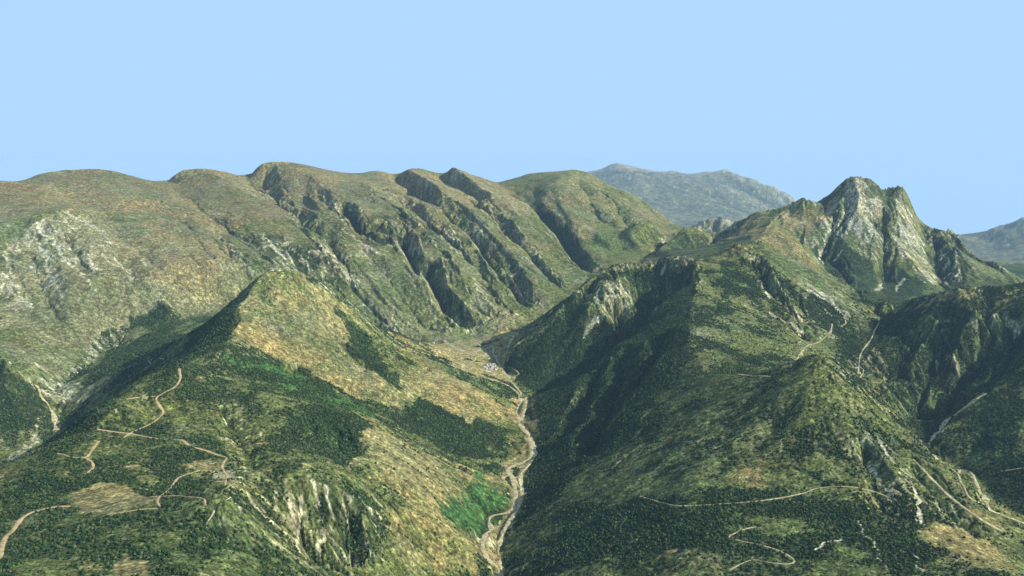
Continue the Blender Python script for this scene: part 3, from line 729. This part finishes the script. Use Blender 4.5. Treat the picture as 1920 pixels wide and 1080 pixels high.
C *= 1.1 * (1.0 + 0.25 * fbm(X, Y, 900, 3, seed=44)[..., None])
C *= 1 + hue * np.array([0.22, 0.08, -0.05], np.float32) + hue2 * np.array([0.16, 0.14, 0.16], np.float32)
FOREST = cov['forest'] * (1 - np.clip(TRK, 0, 1))
print('cover', round(time.time() - T0, 1))

# ------------------------------------------------------------------ materials
def new_mat(name):
    m = bpy.data.materials.new(name); m.use_nodes = True
    nt = m.node_tree; nt.nodes.clear()
    o = nt.nodes.new('ShaderNodeOutputMaterial'); b = nt.nodes.new('ShaderNodeBsdfPrincipled')
    b.inputs['Roughness'].default_value = 0.95
    b.inputs['Specular IOR Level'].default_value = 0.05
    nt.links.new(b.outputs[0], o.inputs[0])
    return m, nt, b
def mth(nt, op, a, b=None, c=None):
    n = nt.nodes.new('ShaderNodeMath'); n.operation = op
    for i, v in enumerate((a, b, c)):
        if v is None: continue
        if isinstance(v, (int, float)): n.inputs[i].default_value = v
        else: nt.links.new(v, n.inputs[i])
    return n.outputs[0]
def noise(nt, vec, scale, detail=3, rough=0.6, w=0.0):
    n = nt.nodes.new('ShaderNodeTexNoise'); n.noise_dimensions = '3D'
    n.inputs['Scale'].default_value = scale; n.inputs['Detail'].default_value = detail; n.inputs['Roughness'].default_value = rough
    mp = nt.nodes.new('ShaderNodeMapping'); mp.inputs['Location'].default_value = (w, w * 2, 0)
    nt.links.new(vec, mp.inputs['Vector']); nt.links.new(mp.outputs[0], n.inputs['Vector'])
    return n.outputs['Fac']
def flat_position(nt, zk=0.35):
    g = nt.nodes.new('ShaderNodeNewGeometry'); mp = nt.nodes.new('ShaderNodeMapping')
    mp.inputs['Scale'].default_value = (1, 1, zk)
    nt.links.new(g.outputs['Position'], mp.inputs['Vector'])
    return mp.outputs[0]
def mix_rgb(nt, fac, a, b, mode='MIX'):
    n = nt.nodes.new('ShaderNodeMix'); n.data_type = 'RGBA'; n.blend_type = mode
    for s, v in ((n.inputs[0], fac), (n.inputs[6], a), (n.inputs[7], b)):
        if isinstance(v, (int, float)): s.default_value = v
        elif isinstance(v, tuple): s.default_value = v + (1,) if len(v) == 3 else v
        else: nt.links.new(v, s)
    return n.outputs[2]
land, nt, b = new_mat('land_cover')
at_ = nt.nodes.new('ShaderNodeAttribute'); at_.attribute_name = 'cover'
pos = flat_position(nt)
g1 = noise(nt, pos, 1 / 17.0, 3, 0.75)
g2 = noise(nt, pos, 1 / 7.0, 2, 0.7, 50)
g3 = noise(nt, pos, 1 / 60.0, 4, 0.7, 90)
f = mth(nt, 'MULTIPLY_ADD', g1, 5.0, -2.6)
f = mth(nt, 'ADD', f, mth(nt, 'MULTIPLY_ADD', g2, 3.2, -1.6))
f = mth(nt, 'ADD', f, mth(nt, 'MULTIPLY_ADD', g3, 1.6, -0.8))
f = mth(nt, 'POWER', 2.718, f)
f = mth(nt, 'MINIMUM', f, 3.2)
g4 = noise(nt, pos, 1 / 11.0, 3, 0.7, 130)
mr = nt.nodes.new('ShaderNodeMapRange'); mr.inputs[1].default_value = .57; mr.inputs[2].default_value = .66; mr.inputs[4].default_value = .34
nt.links.new(g4, mr.inputs[0])
cmb = nt.nodes.new('ShaderNodeVectorMath'); cmb.operation = 'SCALE'
nt.links.new(at_.outputs['Color'], cmb.inputs[0]); nt.links.new(f, cmb.inputs['Scale'])
nt.links.new(mix_rgb(nt, mr.outputs[0], cmb.outputs[0], (0.23, 0.215, 0.125)), b.inputs['Base Color'])   # bare stones and turf scars
bp = nt.nodes.new('ShaderNodeBump'); bp.inputs['Distance'].default_value = 3.0; bp.inputs['Strength'].default_value = 0.6
nt.links.new(g1, bp.inputs['Height']); nt.links.new(bp.outputs[0], b.inputs['Normal'])

def earth(name, c0, c1, s):
    m, nt, b = new_mat(name)
    p = flat_position(nt, 1)
    n = noise(nt, p, s, 4, 0.7)
    r = nt.nodes.new('ShaderNodeMapRange'); r.inputs[1].default_value = .35; r.inputs[2].default_value = .65
    nt.links.new(n, r.inputs[0])
    nt.links.new(mix_rgb(nt, r.outputs[0], c0, c1), b.inputs['Base Color'])
    return m
MATS = {'dirt': earth('bare_soil', (0.16, 0.12, 0.055), (0.34, 0.255, 0.15), 1 / 14),
        'pale': earth('pale_gravel', (0.13, 0.115, 0.055), (0.36, 0.31, 0.19), 1 / 14),
        'gravel': earth('river_gravel', (0.11, 0.10, 0.045), (0.42, 0.37, 0.23), 1 / 12)}

# ------------------------------------------------------------------ build the land
def obj(name, me, mat=None, **props):
    o = bpy.data.objects.new(name, me); scene.collection.objects.link(o)
    if mat: me.materials.append(mat)
    for k, v in props.items(): o[k] = v
    return o
idx = np.arange(NV * NU).reshape(NV, NU)
region = np.zeros(H.shape, np.int8)
def region_poly(P, v):
    b = box_of(P, 50)
    region[b] = np.where(inside(P, WX[b], WY[b]), v, region[b])
region_poly(wpoly((-900,640,3000),(0,700,3740),(60,740,3780),(130,715,3960),(200,660,4340),(270,625,4510),(330,603,4690)) + [(-1790,4700,0),(-1650,4900,0),(-1400,5060,0),(-1000,5090,0),(-660,5100,0)] + wpoly((850,640,5040),(930,632,5120),(1010,600,5400),(1060,570,5700),(1130,510,6280),(1190,483,6600),(1250,450,7200),(1290,440,7900),(1300,425,9600)) + [(0,9600,0),(-9000,9600,0),(-9000,3000,0)], 1)
region_poly(wpoly((1300,445,7700),(1350,450,6900),(1415,460,5750),(1470,478,5800),(1560,530,5700),(1640,572,5560),(1760,556,5730),(1850,536,5950),(1960,545,5900),(2100,520,7000),(1800,400,9300),(1300,400,9300)), 2)
region[RRf > 9300] = 3
region_poly(wpoly((780,640,5060),(900,628,5130),(1010,602,5400),(1012,612,5300),(955,642,4950),(950,665,4700),(968,705,4400),(930,714,4330),(870,700,4420),(780,668,4600)), 4)
names = {0: ('hills', 'wooded and grassy foothills cut by a deep narrow valley'), 1: ('mountain_range', 'long olive brown mountain range across the left and middle'),
         2: ('rocky_mountain', 'twin topped rocky grey green mountain on the right'), 3: ('distant_mountains', 'hazy blue mountains on the horizon'), 4: ('valley_floor', 'dry yellow fields on the valley floor round the village')}
reg_f = region[:-1, :-1]
flatX, flatY, flatH = X.ravel(), Y.ravel(), H.ravel()
flatC = np.concatenate([C.reshape(-1, 3), np.ones((NV * NU, 1), np.float32)], 1)
for rid, (nm, lab) in names.items():
    fm = reg_f == rid
    q = np.stack([idx[:-1, :-1][fm], idx[:-1, 1:][fm], idx[1:, 1:][fm], idx[1:, :-1][fm]], 1)
    used, inv = np.unique(q, return_inverse=True)
    inv = inv.reshape(-1).astype(np.int32)
    me = bpy.data.meshes.new(nm)
    me.vertices.add(len(used))
    me.vertices.foreach_set('co', np.stack([flatX[used], flatY[used], flatH[used]], 1).astype(np.float32).ravel())
    me.loops.add(len(inv)); me.loops.foreach_set('vertex_index', inv)
    me.polygons.add(len(q)); me.polygons.foreach_set('loop_start', np.arange(0, len(inv), 4, dtype=np.int32))
    me.update(calc_edges=True)
    me.shade_smooth()
    ca = me.color_attributes.new('cover', 'FLOAT_COLOR', 'POINT')
    ca.data.foreach_set('color', flatC[used].astype(np.float32).ravel())
    obj(nm, me, land, kind='structure', label=lab)
print('land', round(time.time() - T0, 1))

# ribbons of the tracks and stream beds, laid on the graded land
for name, w, ck, label, P, kind in ROUTES:
    n = len(P)
    d = np.gradient(P[:, :2], axis=0); d /= np.linalg.norm(d, axis=1)[:, None] + 1e-9
    nx = np.stack([-d[:, 1], d[:, 0]], 1)
    ww = w / 2 * (1 + (0.6 if kind == 'track' else 0.9) * fbm(P[:, 0], P[:, 1], 45, 2, seed=50) * 1.5)
    off = fbm(P[:, 0], P[:, 1], 70, 2, seed=51) * w * (0.1 if kind == 'track' else .5)
    vs = []
    lift = 0.9 if kind == 'track' else 0.5
    cols = (-1, -0.5, 0, 0.5, 1)
    for i in range(n):
        for s in cols:
            x = P[i, 0] + nx[i, 0] * (s * ww[i] + off[i]); y = P[i, 1] + nx[i, 1] * (s * ww[i] + off[i])
            z = float(ground_at(np.array([x]), np.array([y]))[0])
            vs.append((x, y, z + lift * (1 if abs(s) < 1 else 0.1)))
    fs = [(i * 5 + k, i * 5 + k + 1, i * 5 + k + 6, i * 5 + k + 5) for i in range(n - 1) for k in range(4)]
    me = bpy.data.meshes.new(name); me.from_pydata(vs, [], fs); me.update()
    nz = np.array([p.normal.z for p in me.polygons]).mean()
    if nz < 0: me.flip_normals()
    me.shade_smooth()
    obj(name, me, MATS[ck], kind='structure', label=label)

# ------------------------------------------------------------------ woodland: crowns scattered by the forest share (nobody could count them)
def scatter(name, label, dens, size, rmin, rmax, mat, tall, zlift=0.25, seed=1):
    g = np.random.default_rng(seed)
    dth = TH[1] - TH[0]
    area = (RR * dth) * np.gradient(RR[:, 0])[:, None]
    p = dens * area * ((RRf > rmin) & (RRf < rmax))
    n = g.poisson(p).astype(int)
    iy, ix = np.nonzero(n)
    k = n[iy, ix]; iy = np.repeat(iy, k).astype(float); ix = np.repeat(ix, k).astype(float)
    iy += g.random(len(iy)); ix += g.random(len(ix))
    iy = np.clip(iy, 0, NV - 1.01); ix = np.clip(ix, 0, NU - 1.01)
    x, y, z = bil(X, iy, ix), bil(Y, iy, ix), bil(H, iy, ix)
    # leave out what lies well outside the picture
    sx = np.arctan2(x, y); ok = (np.abs(sx) < R(37))
    x, y, z = x[ok], y[ok], z[ok]
    sc = size * (0.55 + 0.9 * g.random(len(x)) ** 1.4)
    me = bpy.data.meshes.new(name)
    me.vertices.add(len(x)); me.vertices.foreach_set('co', np.stack([x, y, z + sc * zlift * tall], 1).astype(np.float32).ravel())
    a = me.attributes.new('crown', 'FLOAT', 'POINT'); a.data.foreach_set('value', sc.astype(np.float32))
    o = obj(name, me, None, kind='stuff', label=label)
    ng = bpy.data.node_groups.new(name, 'GeometryNodeTree')
    ng.interface.new_socket('Geometry', in_out='INPUT', socket_type='NodeSocketGeometry')
    ng.interface.new_socket('Geometry', in_out='OUTPUT', socket_type='NodeSocketGeometry')
    N = ng.nodes; K = ng.links
    gi = N.new('NodeGroupInput'); go = N.new('NodeGroupOutput')
    ico = N.new('GeometryNodeMeshIcoSphere'); ico.inputs['Radius'].default_value = 0.5; ico.inputs['Subdivisions'].default_value = 2
    nz = N.new('ShaderNodeTexNoise'); nz.inputs['Scale'].default_value = 3.3
    sub = N.new('ShaderNodeVectorMath'); sub.operation = 'SUBTRACT'; sub.inputs[1].default_value = (.5, .5, .5)
    scl = N.new('ShaderNodeVectorMath'); scl.operation = 'SCALE'; scl.inputs['Scale'].default_value = 0.75
    K.new(nz.outputs['Color'], sub.inputs[0]); K.new(sub.outputs[0], scl.inputs[0])
    sp = N.new('GeometryNodeSetPosition'); K.new(ico.outputs['Mesh'], sp.inputs['Geometry']); K.new(scl.outputs[0], sp.inputs['Offset'])
    sm = N.new('GeometryNodeSetMaterial'); sm.inputs['Material'].default_value = mat; K.new(sp.outputs[0], sm.inputs['Geometry'])
    ip = N.new('GeometryNodeInstanceOnPoints'); K.new(gi.outputs[0], ip.inputs['Points']); K.new(sm.outputs[0], ip.inputs['Instance'])
    na = N.new('GeometryNodeInputNamedAttribute'); na.data_type = 'FLOAT'; na.inputs['Name'].default_value = 'crown'
    cx = N.new('ShaderNodeCombineXYZ')
    mz = N.new('ShaderNodeMath'); mz.operation = 'MULTIPLY'; mz.inputs[1].default_value = tall
    K.new(na.outputs['Attribute'], mz.inputs[0]); K.new(na.outputs['Attribute'], cx.inputs[0]); K.new(na.outputs['Attribute'], cx.inputs[1]); K.new(mz.outputs[0], cx.inputs[2])
    K.new(cx.outputs[0], ip.inputs['Scale'])
    rv = N.new('FunctionNodeRandomValue'); rv.data_type = 'FLOAT_VECTOR'; rv.inputs[0].default_value = (-.2, -.2, 0); rv.inputs[1].default_value = (.2, .2, 6.28)
    K.new(rv.outputs[0], ip.inputs['Rotation'])
    K.new(ip.outputs[0], go.inputs[0])
    md = o.modifiers.new('scatter', 'NODES'); md.node_group = ng
    print(name, len(x))
    return o
def crown_mat(name, cols):
    m, nt, b = new_mat(name)
    oi = nt.nodes.new('ShaderNodeObjectInfo')
    cr = nt.nodes.new('ShaderNodeValToRGB'); e = cr.color_ramp.elements
    e[0].position = 0; e[0].color = cols[0] + (1,); e[1].position = 1; e[1].color = cols[-1] + (1,)
    for i, c in enumerate(cols[1:-1]):
        q = e.new((i + 1) / (len(cols) - 1)); q.color = c + (1,)
    nt.links.new(oi.outputs['Random'], cr.inputs[0])
    p = flat_position(nt, 1); n = noise(nt, p, 1 / 90, 3, .6)
    s = nt.nodes.new('ShaderNodeVectorMath'); s.operation = 'SCALE'
    nt.links.new(cr.outputs[0], s.inputs[0]); nt.links.new(mth(nt, 'MULTIPLY_ADD', n, 1.6, 0.2), s.inputs['Scale'])
    nt.links.new(s.outputs[0], b.inputs['Base Color'])
    return m
m_wood = crown_mat('wood_foliage', [(0.007, 0.018, 0.008), (0.018, 0.036, 0.012), (0.009, 0.028, 0.012), (0.030, 0.048, 0.016), (0.060, 0.074, 0.028)])
m_bush = crown_mat('bush_foliage', [(0.018, 0.032, 0.012), (0.040, 0.050, 0.017), (0.018, 0.035, 0.015), (0.08, 0.08, 0.03)])
dens = np.clip(FOREST * 1.35 - 0.2, 0, 1) / 36.0
scatter('woodland', 'dark green broadleaf woods on the near slopes', dens, 5.2, 900, 5200, m_wood, 1.0, seed=3)
dens = np.clip(cov['scrub'] * 1.2 + FOREST * .3 - 0.15, 0, 1) * (1 - np.clip(TRK, 0, 1)) / 150.0
scatter('shrubs', 'scattered olive shrubs on the dry slopes', dens, 3.8, 900, 4200, m_bush, 0.8, seed=4)

# ------------------------------------------------------------------ village
m_wall = earth('limewash', (0.30, 0.28, 0.24), (0.45, 0.42, 0.38), 1 / 3)
m_roof = earth('roof_sheet', (0.20, 0.15, 0.13), (0.42, 0.37, 0.35), 1 / 5)
def box(x0, x1, y0, y1, z0, z1):
    v = [(x, y, z) for z in (z0, z1) for x, y in ((x0, y0), (x1, y0), (x1, y1), (x0, y1))]
    f = [(3, 2, 1, 0), (4, 5, 6, 7), (0, 1, 5, 4), (1, 2, 6, 5), (2, 3, 7, 6), (3, 0, 4, 7)]
    return v, f
def make_house():
    root = bpy.data.objects.new('house', None); scene.collection.objects.link(root)
    v, f = box(-7, 7, -4.5, 4.5, -3, 6)
    v += [(-7, 0, 9), (7, 0, 9)]; f += [(4, 7, 8), (5, 9, 6)]
    me = bpy.data.meshes.new('wall'); me.from_pydata(v, [], f); o = obj('wall', me, m_wall); o.parent = root
    v = [(-7.6, -5.3, 5.75), (7.6, -5.3, 5.75), (7.6, 0, 9.3), (-7.6, 0, 9.3), (7.6, 5.3, 5.75), (-7.6, 5.3, 5.75),
         (-7.6, -5.3, 5.45), (7.6, -5.3, 5.45), (7.6, 0, 9.0), (-7.6, 0, 9.0), (7.6, 5.3, 5.45), (-7.6, 5.3, 5.45)]
    f = [(0, 1, 2, 3), (3, 2, 4, 5), (6, 9, 8, 7), (9, 11, 10, 8), (0, 6, 7, 1), (5, 4, 10, 11), (1, 7, 8, 2), (2, 8, 10, 4), (0, 3, 9, 6), (3, 5, 11, 9)]
    me = bpy.data.meshes.new('roof'); me.from_pydata(v, [], f); o = obj('roof', me, m_roof); o.parent = root
    return root
def copy_tree(o, parent=None):
    c = o.copy(); scene.collection.objects.link(c); c.parent = parent
    for ch in o.children: copy_tree(ch, c)
    return c
spots = [(913,686),(918,684),(923,685),(928,687),(915,689),(920,688),(926,690),(931,691),(912,692),(917,692),(922,693),(929,694),(921,696),(926,684),(909,689),(924,691)]
lone = [(787,645,'small white house alone left of the broad pale field road'),
        (812,644,'small white house in scrub just above the broad pale field road')]
proto = None
pts = raycast([s[:2] for s in spots + lone])
for i, p in enumerate(pts):
    if proto is None: proto = o = make_house(); prv = o
    else: o = copy_tree(proto)
    x, y = p[0], p[1]
    o.location = (x, y, float(ground_at(np.array([x]), np.array([y]))[0]))
    o.rotation_euler = (0, 0, random.uniform(-0.6, 0.6) + (1.57 if random.random() < .3 else 0))
    s = random.uniform(0.8, 1.15); o.scale = (s, s, s)
    if i < len(spots):
        o['label'] = 'small pale gabled house in the cluster of the village on the valley floor'; o['group'] = 'houses of the village'
    else: o['label'] = lone[i - len(spots)][2]
    o['category'] = 'house'

# ------------------------------------------------------------------ haze
v, f = box(-29000, 29000, -300, 45000, -2900, 2065)
me = bpy.data.meshes.new('haze'); me.from_pydata(v, [], f); me.update()
hz = bpy.data.materials.new('haze_air'); hz.use_nodes = True
nt = hz.node_tree; nt.nodes.clear()
o_ = nt.nodes.new('ShaderNodeOutputMaterial'); pv = nt.nodes.new('ShaderNodeVolumePrincipled')
pv.inputs['Color'].default_value = (0.37, 0.56, 0.80, 1)
pv.inputs['Density'].default_value = 1.1e-5
pv.inputs['Anisotropy'].default_value = 0.0
nt.links.new(pv.outputs[0], o_.inputs['Volume'])
obj('haze', me, hz, kind='stuff', label='thin bluish haze over the far mountains')
print('done', round(time.time() - T0, 1))
